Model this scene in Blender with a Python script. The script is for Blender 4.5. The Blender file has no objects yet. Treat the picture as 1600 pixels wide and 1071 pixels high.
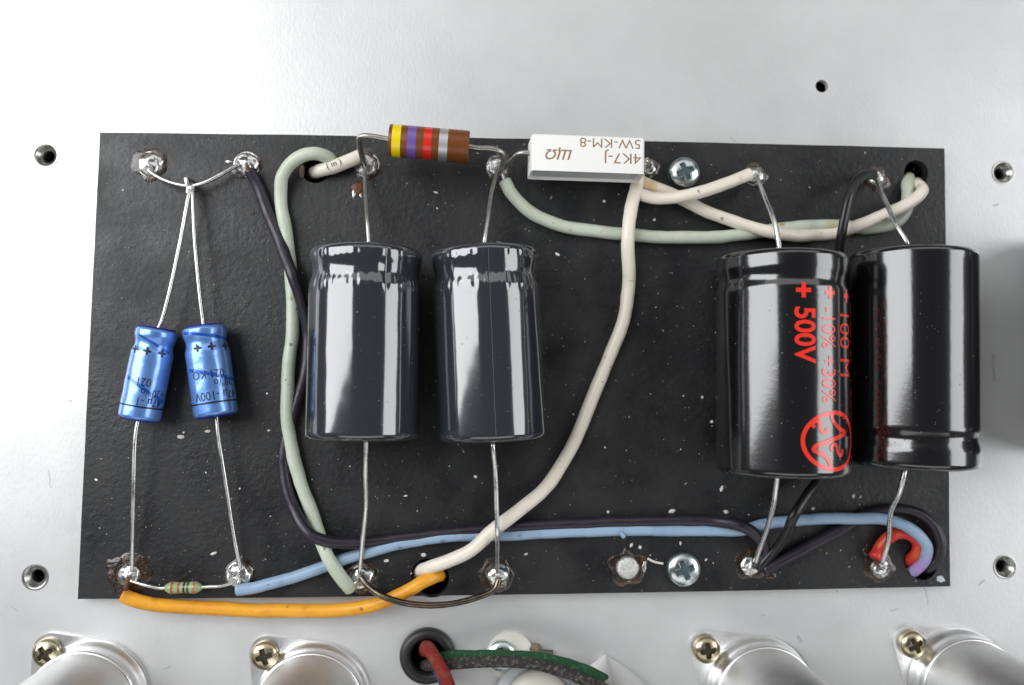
import bpy, bmesh, math, random
from mathutils import Vector, Matrix, noise
from mathutils.geometry import tessellate_polygon

S = 0.001                                   # everything below is written in millimetres
sc = bpy.context.scene
col = sc.collection
R_ = math.radians

# ------------------------------------------------------------------ camera
F_PX = 1350.0
CAM_ROT = (R_(3.390), R_(-3.699), R_(0.252))
CAM_LOC = Vector((-19.512, -7.973, 225.943))
from mathutils import Euler
CAM_M = Euler(CAM_ROT, 'XYZ').to_matrix()
cd = bpy.data.cameras.new('camera')
cam = bpy.data.objects.new('camera', cd); col.objects.link(cam)
cam.location = CAM_LOC * S; cam.rotation_euler = CAM_ROT
cd.sensor_width = 36.0; cd.lens = F_PX / 1600 * 36.0
cd.clip_start = 0.005; cd.clip_end = 10
cd.dof.use_dof = True; cd.dof.focus_distance = 0.211; cd.dof.aperture_fstop = 9.0
sc.camera = cam

# ------------------------------------------------------------------ world and lamps
w = bpy.data.worlds.new('World'); sc.world = w; w.use_nodes = True
bg = w.node_tree.nodes['Background']
bg.inputs['Color'].default_value = (0.94, 0.97, 1.0, 1); bg.inputs['Strength'].default_value = 0.08

def area(name, loc, target, sx, sy, radiance, color=(1, 1, 1)):
    l = bpy.data.lights.new(name, 'AREA'); l.shape = 'RECTANGLE'; l.size = sx; l.size_y = sy
    l.energy = radiance * math.pi * sx * sy; l.color = color
    o = bpy.data.objects.new(name, l); col.objects.link(o); o.location = loc
    d = (Vector(target) - Vector(loc)).normalized()
    yv = Vector((0, 1, 0)); zv = -d; xv = yv.cross(zv).normalized(); yv = zv.cross(xv)
    o.rotation_euler = Matrix((xv, yv, zv)).transposed().to_euler()
    return o
lt = area('window_light', (-0.47, 0.165, 0.40), (0, 0.06, 0), 0.62, 0.37, 5.9, (0.97, 0.985, 1.0))
lt.rotation_euler.rotate_axis('Z', R_(9))
area('second_window_light', (0.60, 0.03, 0.39), (0, 0, 0), 0.36, 0.46, 4.2, (0.97, 0.985, 1.0))
area('ceiling_fill', (0.05, 0.62, 0.62), (0, 0.05, 0), 1.5, 0.5, 1.0, (1.0, 0.99, 0.97))  # added fill panel, stands in for ambient light from the ceiling
area('room_fill', (0.0, -0.62, 0.62), (0, -0.05, 0), 1.4, 0.45, 1.15, (1.0, 0.99, 0.97))  # added fill for the ambient light on the lower side

sc.view_settings.view_transform = 'Standard'
sc.view_settings.look = 'None'
sc.view_settings.exposure = 0.0
sc.view_settings.gamma = 1.0

# ------------------------------------------------------------------ helpers
def at(px, py, z):
    """point of the place (mm) at height z seen at photo position px, py"""
    d = CAM_M @ Vector(((px - 800.0) / F_PX, (535.5 - py) / F_PX, -1.0))
    return CAM_LOC + d * ((z - CAM_LOC.z) / d.z)

def cap_end(px, py, z, R):
    p = at(px, py, z); p.y = at(px, py, z + R * .82).y; return p
ORG = {}
def tag(o, label=None, cat=None, group=None, kind=None):
    if label: o['label'] = label
    if cat: o['category'] = cat
    if group: o['group'] = group
    if kind: o['kind'] = kind
    return o
def thing(name, label, cat, loc, group=None):
    o = bpy.data.objects.new(name, None); o.empty_display_size = 0.004
    col.objects.link(o); o.location = Vector(loc) * S
    ORG[o.name] = Vector(loc)
    return tag(o, label, cat, group)
def mesh(name, geo, mat, parent=None, smooth=True, auto=None):
    """geo = (verts in mm, faces); one mesh object"""
    v, f = geo
    if parent is not None: org = ORG[parent.name]
    else:
        xs = [p[0] for p in v]; ys = [p[1] for p in v]; zs = [p[2] for p in v]
        org = Vector(((min(xs) + max(xs)) / 2, (min(ys) + max(ys)) / 2, min(zs)))
    me = bpy.data.meshes.new(name)
    me.from_pydata([(Vector(p) - org) * S for p in v], [], f)
    me.update()
    if smooth:
        me.polygons.foreach_set('use_smooth', [True] * len(me.polygons))
        if auto: me.set_sharp_from_angle(angle=R_(auto))
    if mat: me.materials.append(mat)
    o = bpy.data.objects.new(name, me); col.objects.link(o)
    if parent is not None: o.parent = parent
    else: o.location = org * S
    ORG[o.name] = org
    return o

def spline(pts, n=10):
    P = [Vector(p) for p in pts]; out = []
    if len(P) == 2: return [P[0].lerp(P[1], i / n) for i in range(n + 1)]
    for i in range(len(P) - 1):
        p1, p2 = P[i], P[i + 1]
        p0 = P[i - 1] if i else p1 * 2 - p2
        p3 = P[i + 2] if i + 2 < len(P) else p2 * 2 - p1
        # centripetal Catmull-Rom
        t0 = 0.0; t1 = t0 + max((p1 - p0).length, 1e-4) ** .5
        t2 = t1 + max((p2 - p1).length, 1e-4) ** .5; t3 = t2 + max((p3 - p2).length, 1e-4) ** .5
        for k in range(n):
            t = t1 + (t2 - t1) * k / n
            a1 = p0 * ((t1 - t) / (t1 - t0)) + p1 * ((t - t0) / (t1 - t0))
            a2 = p1 * ((t2 - t) / (t2 - t1)) + p2 * ((t - t1) / (t2 - t1))
            a3 = p2 * ((t3 - t) / (t3 - t2)) + p3 * ((t - t2) / (t3 - t2))
            b1 = a1 * ((t2 - t) / (t2 - t0)) + a2 * ((t - t0) / (t2 - t0))
            b2 = a2 * ((t3 - t) / (t3 - t1)) + a3 * ((t - t1) / (t3 - t1))
            out.append(b1 * ((t2 - t) / (t2 - t1)) + b2 * ((t - t1) / (t2 - t1)))
    out.append(P[-1]); return out

def tube(path, r, seg=14, flat=1.0, wob=0.0, seed=0, taper=None, rough=0.0):
    """closed tube along a list of points; flat squashes it in height; wob = slow unevenness"""
    P = path; n = len(P); v = []; f = []
    T = []
    for i in range(n):
        t = P[min(i + 1, n - 1)] - P[max(i - 1, 0)]
        T.append(t.normalized() if t.length > 1e-9 else Vector((1, 0, 0)))
    N = Vector((0, 0, 1)) if abs(T[0].z) < .9 else Vector((0, 1, 0))
    s = 0.0
    for i in range(n):
        if i: s += (P[i] - P[i - 1]).length
        N = (N - T[i] * N.dot(T[i])).normalized(); B = T[i].cross(N)
        rr = r if not taper else r * taper(i / (n - 1))
        rr *= 1 + wob * noise.noise(Vector((s * .22, seed * 7.3, 0)))
        if i in (0, n - 1): rr *= .80
        c = P[i] + N * (wob * r * .5 * noise.noise(Vector((s * .3, seed * 3.1, 5))))
        if i == 0: c = c - T[0] * 0.0
        for k in range(seg):
            a = 2 * math.pi * k / seg
            q = rr
            if rough: q *= 1 + rough * noise.noise(Vector((s * 2.2, k * 1.7, seed)))
            v.append(c + N * (math.cos(a) * q * flat) + B * (math.sin(a) * q))
        if i:
            o = (i - 1) * seg
            for k in range(seg):
                f.append((o + k, o + (k + 1) % seg, o + seg + (k + 1) % seg, o + seg + k))
    f.append(tuple(range(seg - 1, -1, -1))); o = (n - 1) * seg
    f.append(tuple(range(o, o + seg)))
    return v, f

def rounded(path, r, seg=14, **k):
    """tube whose ends are rolled over slightly"""
    d0 = (path[0] - path[1]).normalized(); d1 = (path[-1] - path[-2]).normalized()
    return tube([path[0] + d0 * (.18 * r)] + path + [path[-1] + d1 * (.18 * r)], r, seg, **k)

def axis_frame(a, b):
    a = Vector(a); b = Vector(b); t = (b - a).normalized()
    up = Vector((0, 0, 1)) if abs(t.z) < .99 else Vector((0, 1, 0)); up = (up - t * up.dot(t)).normalized(); side = up.cross(t)
    # side points to picture right when the axis runs from top to bottom of the picture
    return a, t, up, -side if side.x < 0 and abs(t.y) > abs(t.x) else side, (b - a).length

def lathe(a, b, prof, seg=96, fn=None, caps=True):
    """prof: (t mm from a, radius mm); fn(t, ang, r) may move the radius"""
    a, t, up, side, L = axis_frame(a, b); v = []; f = []
    for (x, r) in prof:
        for k in range(seg):
            g = 2 * math.pi * k / seg
            q = fn(x, g, r) if fn else r
            v.append(a + t * x + up * (math.cos(g) * q) + side * (math.sin(g) * q))
    for i in range(1, len(prof)):
        o = (i - 1) * seg
        for k in range(seg):
            f.append((o + k, o + (k + 1) % seg, o + seg + (k + 1) % seg, o + seg + k))
    if caps:
        f.append(tuple(range(seg - 1, -1, -1))); o = (len(prof) - 1) * seg
        f.append(tuple(range(o, o + seg)))
    return fix(v, f)

def fix(v, f):
    bm = bmesh.new(); vs = [bm.verts.new(p) for p in v]
    for q in f:
        try: bm.faces.new([vs[i] for i in q])
        except ValueError: pass
    bmesh.ops.recalc_face_normals(bm, faces=bm.faces[:])
    return unbm(bm)
def unbm(bm):
    bm.verts.index_update()
    g = ([v.co.copy() for v in bm.verts], [tuple(v.index for v in q.verts) for q in bm.faces]); bm.free(); return g

def bevel_box(sx, sy, sz, bev=.4, seg=3, prep=None):
    bm = bmesh.new(); bmesh.ops.create_cube(bm, size=1)
    for v in bm.verts: v.co = Vector((v.co.x * sx, v.co.y * sy, v.co.z * sz))
    if prep: prep(bm)
    if bev: bmesh.ops.bevel(bm, geom=bm.edges[:], offset=bev, segments=seg, profile=.5, affect='EDGES')
    return unbm(bm)
def xf(geo, M): return [M @ Vector(p) for p in geo[0]], geo[1]
def merge(*gs):
    v = []; f = []
    for g in gs:
        o = len(v); v += list(g[0]); f += [tuple(i + o for i in q) for q in g[1]]
    return v, f

def prism(outer, holes, z0, z1, bev=0.0):
    """plate with through holes; outer and holes are lists of xy points"""
    loops = [outer] + holes
    flat = [Vector((p[0], p[1], 0)) for l in loops for p in l]
    tris = tessellate_polygon([[Vector((p[0], p[1], 0)) for p in l] for l in loops])
    n = len(flat)
    v = [Vector((p.x, p.y, z1)) for p in flat] + [Vector((p.x, p.y, z0)) for p in flat]
    f = [tuple(t) for t in tris] + [tuple(i + n for i in reversed(t)) for t in tris]
    o = 0
    for l in loops:
        m = len(l)
        for i in range(m):
            j = (i + 1) % m; f.append((o + i, o + j, o + j + n, o + i + n))
        o += m
    return fix(v, f)
def circle(c, r, n=40): return [(c[0] + r * math.cos(2 * math.pi * k / n), c[1] + r * math.sin(2 * math.pi * k / n)) for k in range(n)]
def stadium(c, d, r, n=40):
    out = []; d = Vector((d[0], d[1]))
    for k in range(n):
        a = 2 * math.pi * k / n; p = Vector((math.cos(a), math.sin(a)))
        e = d * (1 if p.dot(d) > 0 else -1)
        out.append((c[0] + e.x + p.x * r, c[1] + e.y + p.y * r))
    return out

# flat lettering: 2-D geometry that is laid on a surface afterwards
def text2d(s, h, bold=0.0, sx=1.0, align='LEFT', shear=0.0):
    cu = bpy.data.curves.new('lettering', 'FONT'); cu.body = s; cu.size = 1; cu.resolution_u = 4
    cu.offset = bold; cu.fill_mode = 'FRONT'; cu.shear = shear
    o = bpy.data.objects.new('lettering', cu); col.objects.link(o)
    dg = bpy.context.evaluated_depsgraph_get(); me = o.evaluated_get(dg).to_mesh()
    v = [Vector((p.co.x, p.co.y)) for p in me.vertices]; f = [tuple(q.vertices) for q in me.polygons]
    o.evaluated_get(dg).to_mesh_clear()
    bpy.data.objects.remove(o); bpy.data.curves.remove(cu)
    if not v: return [], []
    k = h / .72
    x0 = min(p.x for p in v); x1 = max(p.x for p in v)
    sh = {'LEFT': x0, 'RIGHT': x1, 'CENTER': (x0 + x1) / 2}[align]
    return [((p.x - sh) * k * sx, p.y * k) for p in v], f
def strip2d(pts, wd, closed=False):
    v = []; f = []; n = len(pts); P = [Vector(p) for p in pts]
    for i in range(n):
        a = P[(i - 1) % n] if closed or i else P[i]; b = P[(i + 1) % n] if closed or i < n - 1 else P[i]
        t = (b - a).normalized(); q = Vector((-t.y, t.x)) * (wd / 2)
        v += [tuple(P[i] + q), tuple(P[i] - q)]
    for i in range(n if closed else n - 1):
        j = (i + 1) % n; f.append((2 * i, 2 * j, 2 * j + 1, 2 * i + 1))
    return v, f
def facing(a, b):
    """angle round the cylinder a-b, from straight up, at which it faces the viewer"""
    A, t, up, side, L = axis_frame(a, b); d = CAM_LOC - (Vector(a) + Vector(b)) / 2
    return math.atan2(d.dot(side), d.dot(up))
def place2d(g, ox, oy, rot):
    c, s = math.cos(rot), math.sin(rot)
    return [(ox + x * c - y * s, oy + x * s + y * c) for x, y in g[0]], g[1]
def wrap(g, a, b, r, step=.35):
    """g in (arc mm across, t mm along) laid on the cylinder a-b; arc 0 faces up"""
    bm = bmesh.new(); vs = [bm.verts.new((x, y, 0)) for x, y in g[0]]
    for q in g[1]:
        try: bm.faces.new([vs[i] for i in q])
        except ValueError: pass
    xs = [x for x, y in g[0]]; x = min(xs) + step
    while x < max(xs):
        bmesh.ops.bisect_plane(bm, geom=bm.verts[:] + bm.edges[:] + bm.faces[:], plane_co=(x, 0, 0), plane_no=(1, 0, 0)); x += step
    v, f = unbm(bm)
    A, t, up, side, L = axis_frame(a, b)
    rf = r if callable(r) else (lambda y: r)
    return [A + t * p.y + up * (math.cos(p.x / rf(p.y)) * rf(p.y)) + side * (math.sin(p.x / rf(p.y)) * rf(p.y)) for p in v], f

# ------------------------------------------------------------------ materials
def mat(name, color, rough=.5, metal=0.0, spec=.5, coat=0.0, coat_rough=.05, bump=None, var=None, rvar=None, ior=1.5, trans=0.0, sss=0.0, specks=None):
    """bump=(scale per m, depth m, detail); var=(scale, second colour, lo, hi)"""
    m = bpy.data.materials.new(name); m.use_nodes = True; nt = m.node_tree; b = nt.nodes['Principled BSDF']
    I = b.inputs; I['Base Color'].default_value = (*color, 1); I['Roughness'].default_value = rough
    I['Metallic'].default_value = metal; I['Specular IOR Level'].default_value = spec; I['IOR'].default_value = ior
    I['Coat Weight'].default_value = coat; I['Coat Roughness'].default_value = coat_rough
    if trans: I['Transmission Weight'].default_value = trans
    if sss:
        I['Subsurface Weight'].default_value = sss; I['Subsurface Radius'].default_value = (.001, .0009, .0008); I['Subsurface Scale'].default_value = 1.0
    tc = nt.nodes.new('ShaderNodeTexCoord'); src = tc.outputs['Object']
    def nz(scale, detail=4, rough=.6, stretch=None):
        n = nt.nodes.new('ShaderNodeTexNoise'); n.inputs['Scale'].default_value = scale; n.inputs['Detail'].default_value = detail; n.inputs['Roughness'].default_value = rough
        if stretch:
            mp = nt.nodes.new('ShaderNodeMapping'); mp.inputs['Scale'].default_value = stretch; nt.links.new(src, mp.inputs['Vector']); nt.links.new(mp.outputs[0], n.inputs['Vector'])
        else: nt.links.new(src, n.inputs['Vector'])
        return n
    if var:
        n = nz(var[0], 6, .65, var[4] if len(var) > 4 else None); r = nt.nodes.new('ShaderNodeMapRange')
        r.inputs['From Min'].default_value = var[2]; r.inputs['From Max'].default_value = var[3]; nt.links.new(n.outputs['Fac'], r.inputs['Value'])
        x = nt.nodes.new('ShaderNodeMix'); x.data_type = 'RGBA'; x.inputs[6].default_value = (*color, 1); x.inputs[7].default_value = (*var[1], 1)
        nt.links.new(r.outputs[0], x.inputs[0]); nt.links.new(x.outputs[2], I['Base Color'])
    if specks:
        n = nz(specks[0], 2, .5); r = nt.nodes.new('ShaderNodeMapRange'); r.inputs['From Min'].default_value = specks[1]; r.inputs['From Max'].default_value = specks[1] + .05; r.inputs['To Max'].default_value = specks[2]
        nt.links.new(n.outputs['Fac'], r.inputs['Value']); y = nt.nodes.new('ShaderNodeMix'); y.data_type = 'RGBA'; y.inputs[7].default_value = (.10, .09, .07, 1)
        nt.links.new(I['Base Color'].links[0].from_socket, y.inputs[6]); nt.links.new(r.outputs[0], y.inputs[0]); nt.links.new(y.outputs[2], I['Base Color'])
    if rvar:
        n = nz(rvar[0], 5); r = nt.nodes.new('ShaderNodeMapRange'); r.inputs['From Min'].default_value = .35; r.inputs['From Max'].default_value = .65
        r.inputs['To Min'].default_value = rvar[1]; r.inputs['To Max'].default_value = rvar[2]
        nt.links.new(n.outputs['Fac'], r.inputs['Value']); nt.links.new(r.outputs[0], I['Roughness'])
    if bump:
        n = nz(bump[0], bump[2], .6, bump[3] if len(bump) > 3 else None); bp = nt.nodes.new('ShaderNodeBump'); bp.inputs['Distance'].default_value = bump[1]; bp.inputs['Strength'].default_value = 1
        nt.links.new(n.outputs['Fac'], bp.inputs['Height']); nt.links.new(bp.outputs[0], I['Normal'])
        if coat: nt.links.new(bp.outputs[0], I['Coat Normal'])
    return m

M = {}
M['alu'] = mat('sheet_aluminium', (.69, .695, .70), .43, .58, bump=(1400, .00004, 6, (1, .5, 1)), var=(24, (.64, .645, .65), .40, .64), rvar=(40, .40, .48))
M['alu_bright'] = mat('bright_aluminium', (.82, .82, .82), .30, 1, bump=(500, .00004, 4), rvar=(120, .26, .40))
M['alu_satin'] = mat('satin_aluminium', (.70, .70, .69), .50, 1, bump=(700, .00003, 4), var=(90, (.62, .61, .59), .5, .7))
M['dark'] = mat('interior_shade', (.02, .02, .02), .8)  # near-black colour stands in for the shade inside the chassis
M['board'] = mat('black_fibre', (.006, .0063, .0075), .42, 0, .58, bump=(700, .00013, 8), var=(90, (.016, .016, .0165), .50, .72), rvar=(70, .34, .56))
M['board_edge'] = mat('cut_fibre_edge', (.52, .49, .38), .8)
M['solder'] = mat('solder', (.72, .72, .71), .16, 1, bump=(700, .00009, 3), rvar=(400, .15, .42))
M['solder_dull'] = mat('dull_solder', (.55, .55, .54), .34, 1, bump=(900, .00012, 4), var=(500, (.25, .22, .18), .52, .66))
M['flux'] = mat('flux_residue', (.045, .018, .005), .16, 0, .6, coat=.6, bump=(1100, .0002, 4), var=(500, (.012, .009, .007), .40, .60))
M['lead'] = mat('tinned_lead', (.74, .74, .72), .27, 1, bump=(900, .00002, 3), rvar=(300, .2, .42))
M['lead_dull'] = mat('dull_tinned_lead', (.52, .51, .49), .34, 1, bump=(900, .00003, 3), var=(300, (.40, .37, .33), .45, .65))
M['copper_dark'] = mat('tarnished_copper', (.22, .17, .13), .30, 1, bump=(700, .00003, 3), var=(260, (.10, .085, .075), .42, .62))
M['copper'] = mat('copper', (.17, .065, .025), .45, .3, bump=(1200, .0002, 4), var=(700, (.05, .025, .015), .4, .6))
M['green'] = mat('pale_green_pvc', (.53, .58, .475), .38, 0, .45, bump=(260, .00012, 4), var=(190, (.42, .50, .37), .45, .75), specks=(420, .70, .75))
M['green2'] = mat('pale_green_pvc_faded', (.53, .59, .49), .38, 0, .45, bump=(260, .00010, 4), var=(170, (.47, .46, .31), .50, .78), specks=(420, .70, .75))
M['purple'] = mat('dark_purple_pvc', (.022, .017, .026), .36, 0, .5, bump=(240, .00014, 4), rvar=(300, .28, .46))
M['black_wire'] = mat('black_pvc', (.010, .010, .011), .34, 0, .5, bump=(240, .00014, 4))
M['blue_wire'] = mat('light_blue_pvc', (.29, .41, .56), .40, 0, .45, bump=(260, .00010, 4), var=(150, (.21, .33, .50), .5, .75), specks=(420, .70, .75))
M['white_wire'] = mat('off_white_pvc', (.79, .73, .63), .36, 0, .45, bump=(240, .00012, 4), var=(130, (.68, .60, .50), .55, .80), sss=.08, specks=(420, .70, .75))
M['orange'] = mat('orange_pvc', (.80, .37, .025), .36, 0, .45, bump=(240, .00012, 4), var=(190, (.62, .23, .015), .50, .74, (1, 1, 1)), specks=(420, .70, .75))
M['red'] = mat('red_pvc', (.62, .035, .03), .34, 0, .5, bump=(260, .00010, 4), var=(200, (.60, .10, .02), .5, .7))
M['cloth_red'] = mat('red_cloth_braid', (.22, .026, .022), .85, 0, .2, bump=(1500, .0006, 4), var=(420, (.20, .085, .06), .48, .66))
M['cloth_green'] = mat('green_cloth_braid', (.022, .085, .04), .85, 0, .2, bump=(1500, .0006, 4), var=(900, (.12, .20, .11), .56, .72))
M['cloth_black'] = mat('black_cloth_braid', (.035, .033, .036), .8, 0, .25, bump=(1500, .0006, 4), var=(1000, (.22, .19, .15), .50, .72))
M['cloth_blue'] = mat('blue_cloth_braid', (.03, .07, .17), .85, 0, .2, bump=(1500, .0006, 4), var=(600, (.12, .16, .22), .5, .7))
M['cloth_tan'] = mat('frayed_tan_cloth', (.22, .17, .12), .9, 0, .2, bump=(1500, .0006, 4))
M['rubber'] = mat('black_rubber', (.018, .018, .020), .42, 0, .45, bump=(500, .00005, 3))
M['sleeve_gray'] = mat('slate_shrink_sleeve', (.024, .027, .034), .16, 0, .4, coat=1, coat_rough=.08, ior=1.5, bump=(60, .00005, 2))
M['sleeve_black'] = mat('black_shrink_sleeve', (.004, .004, .005), .30, 0, .15, coat=1, coat_rough=.13, ior=1.5, bump=(900, .000012, 4))
M['film'] = mat('clear_film_edge', (.10, .105, .12), .10, 0, .9, coat=1)
M['blue_can'] = mat('blue_sleeve_over_can', (.17, .36, .82), .32, .6, .7, coat=1, coat_rough=.06, bump=(140, .00009, 3), var=(150, (.12, .29, .75), .45, .7))
M['blue_film'] = mat('blue_film_fold', (.02, .12, .58), .25, .4, .7, coat=.8)
M['blue_end'] = mat('deep_blue_sleeve_rim', (.008, .012, .23), .35, 0, .5)
M['end_rubber'] = mat('end_seal', (.03, .03, .03), .6)
M['red_ink'] = mat('red_ink', (.78, .035, .02), .25, 0, .5, coat=.5)
M['black_ink'] = mat('black_ink', (.012, .014, .025), .35)
M['brown_ink'] = mat('brown_ink', (.30, .17, .09), .7)
M['ceramic'] = mat('white_ceramic', (.82, .82, .80), .55, 0, .4, bump=(900, .00003, 4), sss=.05)
M['cement'] = mat('grey_white_cement', (.52, .54, .56), .85, 0, .3, bump=(900, .00025, 5), var=(350, (.62, .63, .64), .4, .65))
M['carbon'] = mat('brown_phenolic', (.165, .052, .012), .34, 0, .35, coat=.1, coat_rough=.3, var=(300, (.135, .042, .010), .45, .65))
for n, c in dict(yellow=(.80, .60, .005), violet=(.15, .085, .33), red=(.62, .018, .012), black=(.012, .014, .012), brownred=(.36, .10, .05), orange=(.42, .16, .06), dgreen=(.02, .06, .035)).items():
    M['band_' + n] = mat(n + '_band_paint', c, .3, 0, .5, coat=.4)
M['band_silver'] = mat('silver_band_paint', (.58, .58, .60), .38, .75, bump=(2500, .00004, 3))
M['gres'] = mat('sage_green_lacquer', (.30, .37, .18), .35, 0, .5, coat=.4)
M['screw'] = mat('zinc_plated_steel', (.60, .66, .67), .24, 1, bump=(500, .00003, 4), rvar=(200, .18, .36))
M['screw_brass'] = mat('yellow_plated_steel', (.47, .41, .29), .28, 1, rvar=(200, .2, .42), bump=(500, .00003, 4))
M['recess'] = mat('screw_recess', (.10, .15, .16), .5, .5)
M['recess_dark'] = mat('dark_screw_recess', (.05, .045, .03), .6, .4)  # darker floor colour so the cross of the brassy screws stands out
M['plastic_white'] = mat('cream_insulator', (.66, .64, .57), .45)
M['mark'] = mat('grey_scuff', (.5, .5, .5), .6, .6)
M['crumb'] = mat('pale_crumb', (.62, .60, .56), .6)
M['hole_metal'] = mat('plated_threaded_insert', (.45, .45, .43), .3, 1)

for k in ('sleeve_black', 'sleeve_gray'): M[k].node_tree.nodes['Principled BSDF'].inputs['Coat IOR'].default_value = 1.88

# dust: a different tint for each speck
m = mat('dust', (.4, .39, .36), .8); nt = m.node_tree
gn = nt.nodes.new('ShaderNodeNewGeometry'); rp = nt.nodes.new('ShaderNodeValToRGB')
for p, c in ((0, (.10, .095, .09)), (.5, (.28, .27, .25)), (.78, (.20, .13, .06)), (.9, (.6, .6, .58))):
    e = rp.color_ramp.elements.new(p) if p else rp.color_ramp.elements[0]; e.position = p; e.color = (*c, 1)
nt.links.new(gn.outputs['Random Per Island'], rp.inputs[0]); nt.links.new(rp.outputs[0], nt.nodes['Principled BSDF'].inputs['Base Color'])
M['dust'] = m

# ------------------------------------------------------------------ the setting: chassis panel
BT = 3.0                                     # top of the black board
def xy(px, py, z=0.0): p = at(px, py, z); return (p.x, p.y)
INSERTS = [((72, 243), 2.1), ((55, 902), 2.1), ((1567, 270), 2.1), ((1570, 886), 2.1)]
PANEL_HOLES = [circle(xy(*c), r + .9, 32) for c, r in INSERTS] + [circle(xy(1284, 135), 1.75, 28)]
BOARD_HOLES = [((499, 261), (6, -4), 22), ((672, 902), (3, 2), 26), ((1430, 277), (-2, 8), 20), ((1438, 880), (4, 4), 23)]
def board_hole(c, d, r, z, grow=0.0):
    k = (CAM_LOC.z - z) / F_PX
    return stadium(xy(*c, z), (d[0] * k, -d[1] * k), r * k + grow)
PANEL_HOLES += [board_hole(*h, BT, 1.2) for h in BOARD_HOLES]
GROM = (668, 1024)
PANEL_HOLES.append(circle(xy(*GROM), 5.6, 36))
panel = mesh('chassis_panel', prism([(-230, -170), (210, -170), (210, 170), (-230, 170)], PANEL_HOLES, -1.6, 0), M['alu'], smooth=False)
tag(panel, 'bare aluminium chassis panel under the black board', kind='structure')
inner = mesh('chassis_floor', prism([(-230, -170), (210, -170), (210, 170), (-230, 170)], [], -42, -41), M['dark'], smooth=False)  # dark tray added to keep light out of the panel holes
tag(inner, 'dark floor inside the chassis below the panel', kind='structure')
for i, (a, b) in enumerate((((-230, -170), (210, -168)), ((-230, 168), (210, 170)), ((-230, -168), (-228, 168)), ((208, -168), (210, 168)))):
    g = prism([a, (b[0], a[1]), b, (a[0], b[1])], [], -41, -1.6)
    tag(mesh('chassis_side', g, M['dark'], smooth=False), 'dark inner side of the chassis', kind='structure')

LBL_INS = ['upper threaded insert in the panel by the blue capacitor end', 'lower threaded insert in the panel beside the orange wire end',
           'upper threaded insert in the panel beside the red-lettered capacitor pair', 'lower threaded insert in the panel beside the coiled red and blue wires']
for (c, r), lb in zip(INSERTS, LBL_INS):
    p = at(*c, 0)
    prof = [(1.72, 3.25), (1.75, 3.0), (1.72, 2.75), (1.3, 2.4), (.7, 1.9), (.3, 1.55), (-3, 1.5), (-9, 1.5), (-9, r + .7), (-.2, r + .8), (1.58, r + .85), (1.62, 3.25)]
    g = lathe(p + Vector((0, 0, -1.6)), p + Vector((0, 0, 1)), [(a, b) for a, b in prof] + [prof[0]], 40, caps=False)
    o = mesh('threaded_insert', g, M['hole_metal'], auto=50)
    tag(o, lb, 'insert', 'threaded inserts at the panel corners')

# small scuffs with a shape of their own, scratched on the panel
random.seed(4)
sc_v = []
def scuff(px, py, dx, dy, wd):
    p = at(px, py, 0); q = at(px + dx, py + dy, 0); n = 5; pts = []
    for k in range(n): pts.append(((p.x + (q.x - p.x) * k / (n - 1) + random.uniform(-.12, .12)), (p.y + (q.y - p.y) * k / (n - 1) + random.uniform(-.12, .12))))
    g = strip2d(pts, wd); return [Vector((x, y, .006)) for x, y in g[0]], g[1]
sl = [(128, 152, 7, 7, .45), (88, 320, 3, 18, .35), (139, 267, 6, -2, .35), (133, 332, 8, -8, .25), (12, 225, 6, -3, .3), (108, 626, 4, 1, .5), (76, 735, 3, 28, .3), (1552, 552, 1, 44, .9),
      (1246, 995, 6, 9, 1.0), (1552, 322, 8, -3, .5), (1140, 215, 10, 6, .4), (1530, 915, 8, -9, .5), (1447, 922, 3, 22, .35), (1390, 955, 12, -3, .4), (255, 1046, 12, -4, .5), (18, 948, 10, 8, .35), (1190, 963, 4, -3, .4)]
for a in sl: sc_v.append(scuff(*a))
tag(mesh('panel_scuffs', merge(*sc_v), M['mark'], panel, smooth=False), kind='stuff')

# ------------------------------------------------------------------ the black board
board = thing('component_board', 'black fibre board with soldered eyelets screwed onto the aluminium panel', 'board', (0, 0, 0))
corner = [xy(156, 207, BT), xy(1476, 232, BT), xy(1485, 916.5, BT), xy(121, 936.5, BT)]
# slightly bowed, hand-cut edges
def edge(a, b, bow, n=24):
    a = Vector(a); b = Vector(b); t = b - a; q = Vector((t.y, -t.x)).normalized(); out = []
    for k in range(n):
        s = k / n; out.append(tuple(a + t * s + q * (-bow * 4 * s * (1 - s) + .10 * noise.noise(Vector((s * 22, a.x, b.y))))))
    return out
outline = edge(corner[0], corner[1], .45) + edge(corner[1], corner[2], .05) + edge(corner[2], corner[3], .5) + edge(corner[3], corner[0], .05)
hl = [board_hole(*h, BT) for h in BOARD_HOLES]
bp = mesh('board_panel', prism(outline, hl, .02, BT - .25), M['board_edge'], board, smooth=False)
bp.data.materials.append(M['board'])          # hole walls take the dark board colour, only the outer cut is pale
for q in bp.data.polygons:
    c_ = q.center / S
    if abs(q.normal.z) < .5 and any((Vector((c_.x, c_.y)) - sum((Vector(p) for p in h), Vector((0, 0))) / len(h)).length < 8 for h in hl): q.material_index = 1
skin = mesh('board_face', prism([tuple(Vector(p) * .9995) for p in outline], hl, BT - .25, BT), M['board'], board, smooth=False)

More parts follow.
